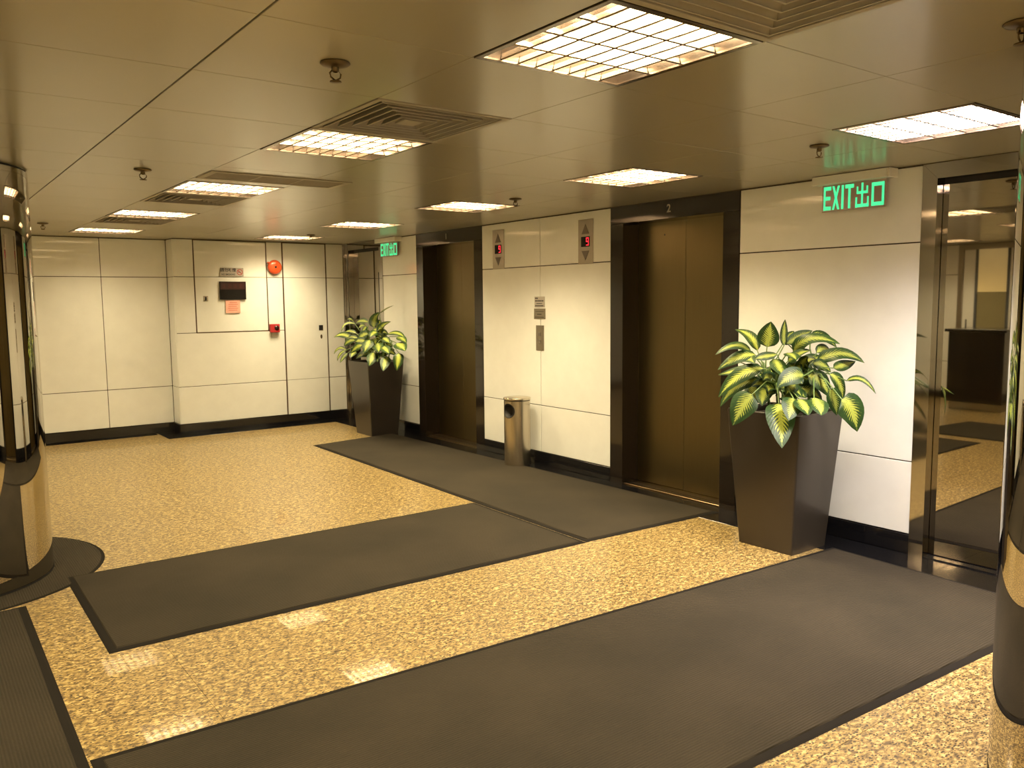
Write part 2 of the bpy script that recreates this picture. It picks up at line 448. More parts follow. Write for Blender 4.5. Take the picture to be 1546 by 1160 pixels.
xs = sorted(set(round(x, 3) for x in xs if x >= XL)); ys = sorted(set(round(y, 3) for y in ys if y >= YN))
G = .0012
def tile(x0, x1, y0, y1, mat='floor', name='floor_tile'):
    link(name, slab(x1-x0-G, y1-y0-G, .0055, .0006, mat, name), floor, ((x0+x1)/2, (y0+y1)/2, 0))
for i in range(len(xs)-1):
    for j in range(len(ys)-1):
        if xs[i+1]-xs[i] < .05 or ys[j+1]-ys[j] < .05: continue
        tile(xs[i], xs[i+1], ys[j], ys[j+1])
for i in range(len(xs)-1):
    if xs[i+1] <= 2.43: tile(xs[i], xs[i+1], 9.85, 10.26)
    elif xs[i] < 2.42: tile(xs[i], 2.42, 9.85, 10.26)
yy = YN
while yy < YB-.01:
    y1 = min(yy+1.2, YB); tile(4.48, WX, yy, y1, 'black', 'border_strip'); yy = y1
tile(2.42, 3.45, 9.85, YB, 'black', 'border_strip'); tile(3.45, 4.48, 9.85, YB, 'black', 'border_strip')
tile(2.42, XA, YB, YA, 'black', 'border_strip')
for a in (XL, -1.2, .6): tile(a, min(a+1.8, 2.42), 10.26, YA, 'black', 'border_strip')

# ---------------------------------------------------------------- elevator wall
ZB, Z1, Z2 = .12, .563, 1.862
def wall_panels(parent, face, plane, a0, a1, cuts=(), zs=(ZB, Z1, Z2, H-.004), g=.007, mat='panel'):
    ed = [a0]+list(cuts)+[a1]
    for i in range(len(ed)-1):
        for k in range(len(zs)-1):
            w_, h_ = ed[i+1]-ed[i]-g, zs[k+1]-zs[k]-g
            me = slab(w_, h_, .012, .0018, mat, 'wall_panel')
            c, z = (ed[i]+ed[i+1])/2, (zs[k]+zs[k+1])/2
            if face == 'E': link('wall_panel', me, parent, (plane, c, z), ROT_E)
            elif face == 'F': link('wall_panel', me, parent, (c, plane, z), ROT_F)
            elif face == 'L': link('wall_panel', me, parent, (plane, c, z), ROT_L)
            elif face == 'B': link('wall_panel', me, parent, (c, plane, z), (PI/2, 0, PI))
wb = MB()
for y0, y1 in [(YN-.1, 1.25), (2.40, 3.80), (4.97, 7.0), (8.19, 9.10), (10.06, YA+.1)]:
    wb.box(WX+.012, WX+.42, y0, y1, 0, H+.2)
for y0, y1 in [(1.25, 2.40), (9.10, 10.06)]: wb.box(WX+.10, WX+.42, y0, y1, 0, H+.2)
for y0, y1 in [(3.80, 4.97), (7.0, 8.19)]: wb.box(WX+.012, WX+.42, y0, y1, 2.20, H+.2)
wall_r = struct(wb.obj('wall_right', M['backing']), 'white glass panelled wall that holds the two elevators', 'wall')
wall_panels(wall_r, 'E', WX, YN, 1.25, (-1.3, 0.0))
wall_panels(wall_r, 'E', WX, 2.452, 3.74)
wall_panels(wall_r, 'E', WX, 5.05, 6.93, (5.99,))
wall_panels(wall_r, 'E', WX, 8.245, 9.065)

def baseboard(name, segs):
    b_ = MB()
    for s in segs: b_.cbox(*s, 0.0005, ZB-.002, .003)
    return struct(b_.obj(name, M['black']), 'polished black granite baseboard', 'baseboard')
bb = baseboard('baseboard_right', [(WX-.006, WX+.012, YN, 1.25), (WX-.006, WX+.012, 2.452, 3.738), (WX-.006, WX+.012, 5.052, 6.928), (WX-.006, WX+.012, 8.247, 9.065)])
bb['label'] = 'black granite baseboard along the elevator wall'

# elevators ------------------------------------------------------
def elevator(name, y0, y1, num, label):
    # y0..y1 = outer edges of the brown stone surround
    XD = 4.985; yc = (y0+y1)/2; fr = .145; top = 2.163
    t = thing(name, label, 'elevator door', (XD, yc, 0)); t['kind'] = 'structure'
    def P_(n, mb, mt, par=t): return mb.obj(n, M[mt], par)
    a, b = y0-yc, y1-yc
    fx = WX-.004-XD
    P_('door_jamb', MB().cbox(fx, .02, a, a+fr, 0, top-.001, .002), 'frame')
    P_('door_jamb', MB().cbox(fx, .02, b-fr, b, 0, top-.001, .002), 'frame')
    P_('door_header', MB().cbox(fx, .02, a, b, top, H-.003, .002), 'frame')
    hw = (b-fr-.004)
    P_('door_panel', MB().cbox(0, .03, -hw-.05, -.0035, .012, top+.04, .002), 'gold')
    P_('door_panel', MB().cbox(0.004, .034, .0035, hw+.05, .012, top+.04, .002), 'gold')
    s = P_('sill', MB().cbox(-.165, -.002, a+fr, b-fr, -.004, .010, .002), 'bronze_sill')
    P_('sill_groove', MB().box(-.10, -.092, a+fr+.01, b-fr-.01, .0095, .0108), 'dark', s)
    P_('shaft_back', MB().box(.06, .08, a, b, -.01, H), 'dark')
    text_obj('number', num, .085, M['plate'], t, (fx-.002, 0.01, 2.236), ROT_E, .0015)
    # small round key hole on the left leaf
    P_('key_hole', MB().add([(-.001, .22+.008*math.cos(i*PI/4), 2.06+.008*math.sin(i*PI/4)) for i in range(8)], [tuple(range(8))]), 'dark')
    return t
elevator('door_1', 3.74, 5.05, '2', 'bronze elevator door in dark stone surround marked 2, beside the big near planter')
elevator('door_2', 6.93, 8.245, '1', 'bronze elevator door in dark stone surround marked 1, beside the far planter')

# mirror doors ------------------------------------------------------
def mirror_door(name, y0, y1, label, handle_y):
    # casing y0..y1, mirror recessed behind it
    XM = 4.872; cw = .085; t = thing(name, label, 'door', (XM, (y0+y1)/2, 0)); t['kind'] = 'structure'
    a, b = y0-(y0+y1)/2, y1-(y0+y1)/2; fx = WX-.006-XM; zt = 2.215
    MB().add([(fx,a,0),(fx,a+cw,0),(fx,a+cw,zt),(fx,a,H-.003),(.02,a,0),(.02,a+cw,0),(.02,a+cw,zt),(.02,a,H-.003)],
             [(0,1,2,3),(1,5,6,2),(0,3,7,4),(4,7,6,5)]).obj('casing', M['chrome'], t)
    MB().add([(fx,b-cw,0),(fx,b,0),(fx,b,H-.003),(fx,b-cw,zt),(.02,b-cw,0),(.02,b,0),(.02,b,H-.003),(.02,b-cw,zt)],
             [(0,1,2,3),(0,3,7,4),(1,5,6,2),(4,7,6,5)]).obj('casing', M['chrome'], t)
    MB().add([(fx,a+cw+.001,zt),(fx,b-cw-.001,zt),(fx,b-.001,H-.003),(fx,a+.001,H-.003),(.02,a+cw+.001,zt),(.02,b-cw-.001,zt),(.02,b-.001,H-.003),(.02,a+.001,H-.003)],
             [(0,1,2,3),(0,4,5,1),(3,2,6,7)]).obj('header_casing', M['chrome'], t)
    MB().cbox(-.001, .03, a+cw+.002, b-cw-.002, .012, 2.185, .001).obj('door_leaf', M['mirror'], t)
    MB().box(.012, .03, a+cw, b-cw, 2.185, 2.30).obj('top_gap', M['dark'], t)
    MB().cbox(-.07, .02, a+cw, b-cw, -.004, .008, .002).obj('threshold', M['black'], t)
    h = MB().tube([(-.05, handle_y, .95), (-.05, handle_y, 1.91)], .012, 12).obj('handle', M['dark'], t)
    for z in (1.05, 1.82): MB().tube([(-.05, handle_y, z), (.0, handle_y, z)], .008, 8).obj('handle_mount', M['dark'], h)
mirror_door('door_3', 1.25, 2.452, 'mirror-polished metal door at the right end of the elevator wall', -.46)
mirror_door('door_4', 9.065, 10.085, 'mirror-polished metal door with dark pull bar behind the far planter', -.385)

# ---------------------------------------------------------------- far wall
wf = MB()
wf.box(XA+.012, WX+.42, YB+.012, YB+.45, 0, H+.2); wf.box(XL-.1, XA+.012, YA+.012, YA+.2, 0, H+.2)
wall_f = struct(wf.obj('wall_far', M['backing']), 'white panelled far wall with riser cupboard and service door', 'wall')
def P(zs, a0, a1, g=.007):
    wall_panels(wall_f, 'F', YB, a0, a1, zs=zs, g=g)
HT = H-.004
P((ZB, Z1), XA, 3.935); P((Z1, 1.20), XA, 3.935)
P((1.20, Z2), XA, 2.852); P((Z2, HT), XA, 2.852)
P((1.20, Z2), 3.735, 3.935); P((Z2, HT), 3.735, 3.935)
P((ZB, Z1, Z2, HT), 4.525, 4.765); 
wall_panels(wall_f, 'F', YA, XL, XA-.003, (-1.9, -.5, .58, 1.90))
for k, (z0, z1) in enumerate(((ZB, Z1), (Z1, Z2), (Z2, HT))):    # the short return between the two faces
    link('wall_panel', slab(YA-YB-.012, z1-z0-.005, .012, .0018, 'panel', 'wall_panel'), wall_f, (XA-.003, (YA+YB)/2+.003, (z0+z1)/2), ROT_E)
b2 = baseboard('baseboard_far', [(XA-.006, WX-.02, YB-.006, YB+.012), (XA-.009, XA+.008, YB+.013, YA-.008), (XL, XA-.010, YA-.006, YA+.012)])
b2['label'] = 'black granite baseboard along the far wall'
# riser cupboard: two stacked leaves inside a dark strip frame
rc = thing('door_7', 'white square riser hatch framed by dark gap strips, carrying the signs', 'hatch', (3.293, YB, 1.2)); rc['kind'] = 'structure'
def F_(n, mb, mt, par, loc=(0, 0, 0)): return mb.obj(n, M[mt], par, loc)
link('hatch_door', slab(.862, Z2-1.2-.008, .012, .0018, 'panel', 'hatch_door'), rc, (0, -.002, (Z2-1.2)/2+.002), ROT_F)
link('hatch_door', slab(.862, HT-Z2-.005-.008, .012, .0018, 'panel', 'hatch_door'), rc, (0, -.002, (Z2+HT)/2-1.2-.004), ROT_F)
fr = MB(); 
for x0, x1, z0, z1 in ((-.442, -.432, 0, HT-1.2), (.432, .442, 0, HT-1.2), (-.442, .442, -.006, .004), (-.442, .442, HT-1.2-.008, HT-1.2)):
    fr.box(x0, x1, -.001, .011, z0, z1)
F_('gap_strip', fr, 'brownp', rc)
F_('lock', MB().cbox(-.345, -.290, -.008, -.001, .375, .437, .002), 'plate', rc)
F_('lock_slot', MB().box(-.328, -.308, -.0095, -.008, .385, .425), 'dark', rc)
# service door
sd = thing('door_6', 'white flush service door with square lock, right of the fire bell', 'door', (4.23, YB, 0)); sd['kind'] = 'structure'
for z0, z1 in ((ZB, Z1), (Z1, Z2), (Z2, HT-.008)):
    link('door_leaf', slab(.562, z1-z0-.004, .012, .0018, 'panel', 'door_leaf'), sd, (0, -.002, (z0+z1)/2), ROT_F)
g = MB()
for x0, x1 in ((-.295, -.283), (.283, .291)): g.box(x0, x1, -.001, .011, ZB, HT)
g.box(-.295, .291, -.001, .011, HT-.01, HT)
F_('gap_strip', g, 'brownp', sd)
F_('lock', MB().cbox(.168, .222, -.009, -.001, 1.185, 1.252, .002), 'dark', sd)
kh = MB().add([(.198+.014*math.cos(i*PI/6), -.004, 1.103+.028*math.sin(i*PI/6)) for i in range(12)]+[(.198+.014*math.cos(i*PI/6), .0, 1.103+.028*math.sin(i*PI/6)) for i in range(12)],
             [tuple(range(12))]+[(i, (i+1) % 12, (i+1) % 12+12, i+12) for i in range(12)])
F_('key_hole', kh, 'brass', sd)
tr = struct(MB().cbox(4.768, WX-.007, YB-.004, YB+.012, 0, H-.003, .002).obj('trim_1', M['chrome']), 'narrow polished steel corner trim beside the far mirror door', 'trim')

# ---------------------------------------------------------------- left and back walls (seen only in the mirrors)
wall_l = struct(MB().box(XL-.15, XL-.012, YN-.1, YA+.1, 0, H+.2).obj('wall_left', M['backing']), 'white panelled wall opposite the elevators', 'wall')
wall_panels(wall_l, 'L', XL, YN, 4.96, (-1.2, .2, 1.6, 3.0, 4.0)); wall_panels(wall_l, 'L', XL, 5.92, YA, (7.2, 8.6))
wall_b = struct(MB().box(XL-.1, WX+.42, YN-.15, YN-.012, 0, H+.2).obj('wall_back', M['backing']), 'white panelled wall behind the camera', 'wall')
wall_panels(wall_b, 'B', YN, XL, WX, (-1.7, -.4, .9, 2.2, 3.5))
struct(MB().cbox(XL-.012, XL+.006, YN, 5.05, 0.0005, ZB-.002, .003).cbox(XL-.012, XL+.006, 6.0, YA-.02, 0.0005, ZB-.002, .003).obj('baseboard_left', M['black']), 'black granite baseboard opposite the elevators', 'baseboard')
struct(MB().cbox(XL+.02, WX-.02, YN-.012, YN+.006, 0.0005, ZB-.002, .003).obj('baseboard_back', M['black']), 'black granite baseboard behind the camera', 'baseboard')
d5 = thing('door_5', 'door with tall frosted yellow window, opposite the elevators, seen in the right mirror door', 'door', (XL, 5.44, 0)); d5['kind'] = 'structure'
F_('door_frame', MB().cbox(-.03, .02, -.475, -.40, 0, H-.004, .002).cbox(-.03, .02, .40, .475, 0, H-.004, .002).cbox(-.03, .02, -.40, .40, 2.22, H-.004, .002), 'plate', d5)
F_('door_leaf', MB().cbox(-.02, 0, -.40, .40, .005, 1.02, .002).cbox(-.02, 0, -.40, -.22, 1.02, 2.22, .002).cbox(-.02, 0, .22, .40, 1.02, 2.22, .002), 'panel', d5)
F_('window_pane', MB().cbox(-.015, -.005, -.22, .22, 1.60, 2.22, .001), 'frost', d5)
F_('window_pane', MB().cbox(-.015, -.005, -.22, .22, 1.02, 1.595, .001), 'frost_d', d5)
F_('window_frame', MB().cbox(-.016, .012, -.235, -.20, 1.02, 2.22, .002).cbox(-.016, .012, .20, .235, 1.02, 2.22, .002), 'slate', d5)
F_('handle', MB().tube([(.03, .33, .9), (.03, .33, 1.2)], .01, 8), 'dark', d5)

# ---------------------------------------------------------------- ceiling
ceil = struct(MB().box(XL-.1, WX+.42, YN-.1, YA+.2, 2.42, 2.52).obj('ceiling', M['joint']), 'satin beige metal panel ceiling', 'ceiling')
PY = .627; Y0 = 1.57
cx = [XL, -2.42, -1.80, -1.13, -.46, .16, .822, 1.495, 2.12, 2.79, 3.455, 4.08, WX]
lights = [(x, k) for x in (1, 4, 7, 10) for k in (-6, -3, 0, 3, 6, 9, 12)]
vents = {(7, -1), (7, 2), (7, 7), (7, 10)}
kmin = -7
for i in range(len(cx)-1):
    for k in range(kmin, 14):
        y0, y1 = Y0+PY*k, Y0+PY*(k+1)
        y0, y1 = max(y0, YN+.002), min(y1, YA-.002)
        if y1-y0 < .03 or (i, k) in lights or (i, k) in vents: continue
        g = .003; gl = .006 if i == 6 else g; x0, x1 = cx[i]+(gl if i == 6 else g)/2, cx[i+1]-(.006 if i == 5 else g)/2
        me = slab(x1-x0, y1-y0-g, .010, .0012, 'ceil', 'ceiling_panel')
        link('ceiling_panel', me, ceil, ((x0+x1)/2, (y0+y1)/2, H), (PI, 0, 0))
ct = struct(MB().box(WX-.012, WX-.001, YN, YB, H-.0035, H+.002).obj('trim_2', M['joint']), 'dark shadow gap where ceiling meets the elevator wall', 'trim')
struct(MB().box(XA, WX-.013, YB-.010, YB-.001, H-.0035, H+.002).box(XL, XA-.01, YA-.010, YA-.001, H-.0035, H+.002).obj('trim_3', M['joint']), 'dark shadow gap where ceiling meets the far wall', 'trim')

# ceiling lights: recessed troffer, aluminium louvre, lamp panel behind it
LX, LY = .619, .621
def lightmesh():
    d = {}
    hb = MB(); zt = .088; e = .022
    hb.add([(-LX/2+e, -LY/2+e, .004), (LX/2-e, -LY/2+e, .004), (LX/2-e, LY/2-e, .004), (-LX/2+e, LY/2-e, .004),
            (-LX/2+.03, -LY/2+.03, zt), (LX/2-.03, -LY/2+.03, zt), (LX/2-.03, LY/2-.03, zt), (-LX/2+.03, LY/2-.03, zt)],
           [(0, 4, 5, 1), (1, 5, 6, 2), (2, 6, 7, 3), (3, 7, 4, 0), (4, 7, 6, 5)])
    d['housing'] = hb.mesh('housing', M['louvre'])
    f = MB(); q = LX/2-.001; r = LY/2-.001; e2 = .021
    for a in ((-q, q, -r, -r+e2), (-q, q, r-e2, r), (-q, -q+e2, -r+e2, r-e2), (q-e2, q, -r+e2, r-e2)):
        f.cbox(a[0], a[1], a[2], a[3], -.003, .008, .001)
    d['frame'] = f.mesh('frame', M['louvre'])
    BH = [.062]
    def blade(L, along):
        n = 8; top, bot = .004, .0012; h = .042; vs_ = []
        m_ = MB()
        pf = [(-.006, 0.004), (-.0025, .020), (-.001, BH[0]), (.001, BH[0]), (.0025, .020), (.006, .004), (0, .0015)]
        for s_ in (-L/2, L/2):
            for a, z in pf: vs_.append((s_, a, z) if along == 'x' else (a, s_, z))
        k = len(pf)
        m_.add(vs_, [(i, (i+1) % k, (i+1) % k+k, i+k) for i in range(k)], 0, False)
        return m_
    d['long'] = blade(LX-.05, 'x').mesh('long_blade', M['louvre'])
    BH[0] = .044
    d['cross'] = blade(LY-.05, 'y').mesh('cross_blade', M['louvre'])
    return d
LM = lightmesh()
names_y = {0: 'nearest', 3: 'second from the camera', 6: 'third from the camera', 9: 'fourth from the camera', 12: 'farthest, by the far wall'}
lcool = None
def lamp(parent, cool):
    ld = bpy.data.lights.new('lamp_panel', 'AREA'); ld.shape = 'RECTANGLE'; ld.size = .53; ld.size_y = .53; ld.spread = R(156)
    ld.energy = LAMP_W; ld.color = LAMP_COOL if cool else LAMP_COL
    return ld
LDC = {}
def lamp_data(i, k):
    f = {7: .80, 10: 1.33}.get(i, .7)*(.62 if k == 12 else .85 if k == 9 else 1)
    if (i, k) == (10, 0): f = 2.05
    if f not in LDC:
        LDC[f] = lamp(None, (i, k) == (10, 0)); LDC[f].energy = LAMP_W*f
    return LDC[f]
for (i, k) in lights:
    x, y = (cx[i]+cx[i+1])/2, Y0+PY*(k+.5)
    if i == 7: lab = 'louvred square ceiling light in the left row over the mats, %s' % names_y.get(k, '')
    elif i == 10: lab = 'louvred square ceiling light in the row nearest the elevators, %s' % names_y.get(k, '')
    else: lab = 'louvred square ceiling light beyond the left mirror column'
    grp = None
    if k < 0 and i in (7, 10): lab = 'louvred ceiling light behind the camera, over the %s row, %s' % ('left' if i == 7 else 'elevator', 'near' if k == -3 else 'far')
    if i in (1, 4): lab = 'louvred ceiling light out of frame, %s row left, %s' % ('first' if i == 4 else 'second', {-6: 'far behind', -3: 'just behind', 0: 'level with the camera', 3: 'beside the long mat', 6: 'beside the round column', 9: 'past the round column', 12: 'at the far wall'}[k])
    t = thing('ceiling_light', lab, 'ceiling light', (x, y, H), 0, 'square louvred ceiling lights')
    link('housing', LM['housing'], t); link('frame', LM['frame'], t)
    for q in (-1, 0, 1): link('long_blade', LM['long'], t, (0, q*.143, 0))
    for q in range(7): link('cross_blade', LM['cross'], t, (-.2145+q*.0715, 0, .0001))
    o = bpy.data.objects.new('lamp_panel', lamp_data(i, k)); COL.objects.link(o); o.parent = t
    o.location = (0, 0, .084)
# air diffusers
def diffuser_mesh():
    fr = MB(); a, b_ = .3095, .285
    for q in ((-a, a, -a, -b_), (-a, a, b_, a), (-a, -b_, -b_, b_), (b_, a, -b_, b_)): fr.cbox(*q, -.003, .006, .001)
    out = {'frame': fr.mesh('frame', M['grille'])}
    bl = []
    for k, s in enumerate((.272, .226, .180, .134, .088)):
        m_ = MB(); lo, hi, z0, z1 = s, s-.020, -.001, .034
        vs_ = []
        for (h_, z) in ((lo, z0), (lo-.002, z0-.001), (hi, z1), (hi+.002, z1+.001)):
            vs_ += [(-h_, -h_, z), (h_, -h_, z), (h_, h_, z), (-h_, h_, z)]
        fs = []
        for (p, q) in ((0, 1), (1, 2), (2, 3), (3, 0)):
            for j in range(4): fs.append((p+4*q, (p+1) % 4+4*q, 0, 0)) if False else None
        for p in range(4):
            n_ = (p+1) % 4
            fs += [(p, n_, 12+n_, 12+p), (4+p, 8+p, 8+n_, 4+n_), (p, 4+p, 4+n_, n_)]
        m_.add(vs_, fs)
        for q in ((-s, s, -s, -s+.007), (-s, s, s-.007, s), (-s, -s+.007, -s+.007, s-.007), (s-.007, s, -s+.007, s-.007)): m_.box(*q, -.003, -.001)
        bl.append(m_.mesh('blade', M['grille']))
    out['blade'] = bl
    out['core'] = MB().cbox(-.045, .045, -.045, .045, -.001, .006, .002).mesh('core_plate', M['grille'])
    out['box'] = MB().add([(-.29,-.29,.0), (.29,-.29,.0), (.29,.29,.0), (-.29,.29,.0), (-.29,-.29,.10), (.29,-.29,.10), (.29,.29,.10), (-.29,.29,.10)],
                          [(0,1,5,4), (1,2,6,5), (2,3,7,6), (3,0,4,7), (4,5,6,7)]).mesh('duct_box', M['slot'])
    return out
DM = diffuser_mesh()
for (i, k), lab in {(7, -1): 'square air diffuser on the camera side of the nearest left-row light, at the top edge',
                    (7, 2): 'square air diffuser beside the second left-row light, with dark open slots',
                    (7, 7): 'square air diffuser behind the third left-row light', (7, 10): 'square air diffuser behind the fourth left-row light'}.items():
    t = thing('air_diffuser', lab, 'air vent', ((cx[i]+cx[i+1])/2, Y0+PY*(k+.5), H), 0, 'square ceiling diffusers')
    link('frame', DM['frame'], t); link('duct_box', DM['box'], t); link('core_plate', DM['core'], t)
    for m_ in DM['blade']: link('blade', m_, t)
# long return grille
t = thing('return_grille', 'long narrow return air grille in front of the third left-row light', 'air vent', (1.94, 5.02, H))
f = MB()
for q in ((-.44, .44, -.155, -.125), (-.44, .44, .125, .155), (-.44, -.40, -.125, .125), (.40, .44, -.125, .125)): f.cbox(*q, -.006, -.0005, .001)
f.obj('frame', M['grille'], t)
MB().box(-.40, .40, -.125, .125, -.0035, -.0015).obj('perforated_face', pm('perforated_brown', (.20, .17, .13), .6), t)
for x in (-.13, .13): MB().box(x-.004, x+.004, -.125, .125, -.0045, -.0035).obj('divider', M['grille'], t)
# sprinklers
def sprinkler(x, y, lab):
    t = thing('sprinkler_head', lab, 'sprinkler', (x, y, H), 0, 'ceiling sprinkler heads')
    MB().lathe([(.0, -.0005), (.046, -.0005), (.048, -.004), (.042, -.009), (.022, -.014), (.016, -.015)], 24).disc(.016, -.015, 24, flip=True).obj('escutcheon', M['brass'], t)
    MB().lathe([(.012, -.014), (.012, -.028), (.007, -.030)], 12).obj('neck', M['brass'], t)
    for s in (-1, 1): MB().tube([(s*.010, 0, -.024), (s*.019, 0, -.034), (s*.016, 0, -.046), (0, 0, -.056)], .0028, 6).obj('frame_arm', M['brass'], t)
    MB().lathe([(.0, -.056), (.018, -.057), (.019, -.060), (.0, -.061)], 16).obj('deflector', M['brass'], t)
    return t
sprinkler(1.17, 2.49, 'bronze sprinkler head at upper left of the frame, largest in view')
sprinkler(1.17, 5.03, 'small bronze sprinkler head left of the long return grille')
sprinkler(1.15, 8.80, 'tiny sprinkler head beside the left mirror column, farthest left')
sprinkler(3.77, 4.99, 'small sprinkler head right of the third light of the elevator row')
sprinkler(3.76, 2.45, 'sprinkler head above the near exit sign')
sprinkler(3.80, 8.85, 'tiny sprinkler head at the farthest light before the service door')
sprinkler(2.565, 1.05, 'sprinkler head at the top right corner beside the right mirror column')
# ---------------------------------------------------------------- floor mats
def mat_quad(poly, label, axis, z=0.0005, group='ribbed grey brown entrance mats'):
    cx_ = sum(p[0] for p in poly)/4; cy_ = sum(p[1] for p in poly)/4
    lp = [(x-cx_, y-cy_) for x, y in poly]
    t = thing('floor_mat', label, 'mat', (cx_, cy_, z), 0, group)
    def inset(pl_, d):
        out = []
        for i in range(4):
            p0, p1, p2 = Vector(pl_[i-1]), Vector(pl_[i]), Vector(pl_[(i+1) % 4])
            a, b = (p1-p0).normalized(), (p2-p1).normalized()
            n1, n2 = Vector((-a.y, a.x)), Vector((-b.y, b.x))
            k = (n1+n2)/(1+n1.dot(n2)); out.append((p1+k*d)[:])
        return out
    i1, i2 = inset(lp, .012), inset(lp, .036)
    vs_ = [(x, y, 0) for x, y in lp]+[(x, y, .003) for x, y in i1]+[(x, y, .0045) for x, y in i2]
    fs = [(i, (i+1) % 4, (i+1) % 4+4, i+4) for i in range(4)]+[(i+4, (i+1) % 4+4, (i+1) % 4+8, i+8) for i in range(4)]+[(0, 3, 2, 1)]
    MB().add(vs_, fs).obj('rubber_border', M['rubber'], t)
    i3 = inset(lp, .040)
    MB().add([(x, y, .0035) for x, y in i2]+[(x, y, .009) for x, y in i3], [(i, (i+1) % 4, (i+1) % 4+4, i+4) for i in range(4)]+[(4, 5, 6, 7)]).obj('carpet_pile', M['carpet_x' if axis == 0 else 'carpet_y'], t)
    return t
mat_quad([(3.447, 3.840), (4.690, 3.790), (4.590, 8.530), (3.529, 8.367)], 'long dark mat lying along the elevator doors', 1)
mat_quad([(.657, 3.90), (3.443, 3.834), (3.467, 5.160), (.668, 5.182)], 'dark mat across the middle of the floor, touching the elevator mat', 0)
mat_quad([(.435, 1.69), (4.50, 1.475), (4.565, 2.805), (.425, 3.005)], 'nearest wide dark mat running to the right mirror door', 0)
mat_quad([(-.80, .95), (.400, .95), (.436, 4.815), (-.80, 4.70)], 'dark ribbed mat at the lower left edge beside the left column', 1)
# round mat around the left column
t = thing('round_column_mat', 'round dark mat laid around the foot of the left mirror column', 'mat', (.11, 5.62, .0005))
rm = MB().lathe([(.835, 0), (.828, .0025), (.815, .0025)], 72).obj('rubber_border', M['rubber'], t)
MB().lathe([(.815, .002), (.812, .0032)], 72, smooth=False).disc(.812, .0032, 72).obj('carpet_pile', M['carpet_y'], t)

# ---------------------------------------------------------------- mirror columns
def column(x, y, label, z0):
    t = thing('mirror_column', label, 'column', (x, y, z0)); h = H-z0
    MB().lathe([(.562, 0), (.562, .012)], 128).obj('foot_ring', M['dark'], t)
    MB().lathe([(.56, .0), (.56, h-.014)], 160).obj('shaft', M['mirror'], t)
    MB().lathe([(.552, h-.014), (.552, h-.002)], 96).obj('top_gap', M['dark'], t)
    return t
column(.10, 5.55, 'mirror-polished steel round column at the left edge', .0040)
column(3.034, .628, 'mirror-polished steel round column at the right edge, nearest the camera', .0005)

# ---------------------------------------------------------------- planters
def leaf_mesh(B, Mi, T, w, face, seed):
    B, Mi, T = Vector(B), Vector(Mi), Vector(T); w = w*1.18+.006
    C1 = 2*Mi-.5*(B+T)
    n, k = 10, 6; vs_, uv = [], []
    rnd = random.Random(seed); fold = .16+.14*rnd.random(); wav = rnd.random()*6
    for i in range(n+1):
        s = i/n; p = (1-s)**2*B+2*s*(1-s)*C1+s*s*T
        tan = (2*(1-s)*(C1-B)+2*s*(T-C1)).normalized()
        nr = (face-face.dot(tan)*tan)
        nr = nr.normalized() if nr.length > .05 else tan.orthogonal().normalized()
        cr = tan.cross(nr)
        hw = w/2*max(.0, (math.sin(PI*min(1, s**.74)))**.72)*(1.0) if 0 < s < 1 else 0.0
        hw = max(hw, .0012)
        for j in range(k+1):
            u = -1+2*j/k
            off = fold*abs(u)*hw - .10*hw*u*u*2 + .05*hw*math.sin(9*s+wav+3*u)*abs(u)
            vs_.append(p+cr*hw*u+nr*off); uv.append(((u+1)/2, s))
    fs = [(i*(k+1)+j, i*(k+1)+j+1, (i+1)*(k+1)+j+1, (i+1)*(k+1)+j) for i in range(n) for j in range(k)]
    return vs_, fs, uv
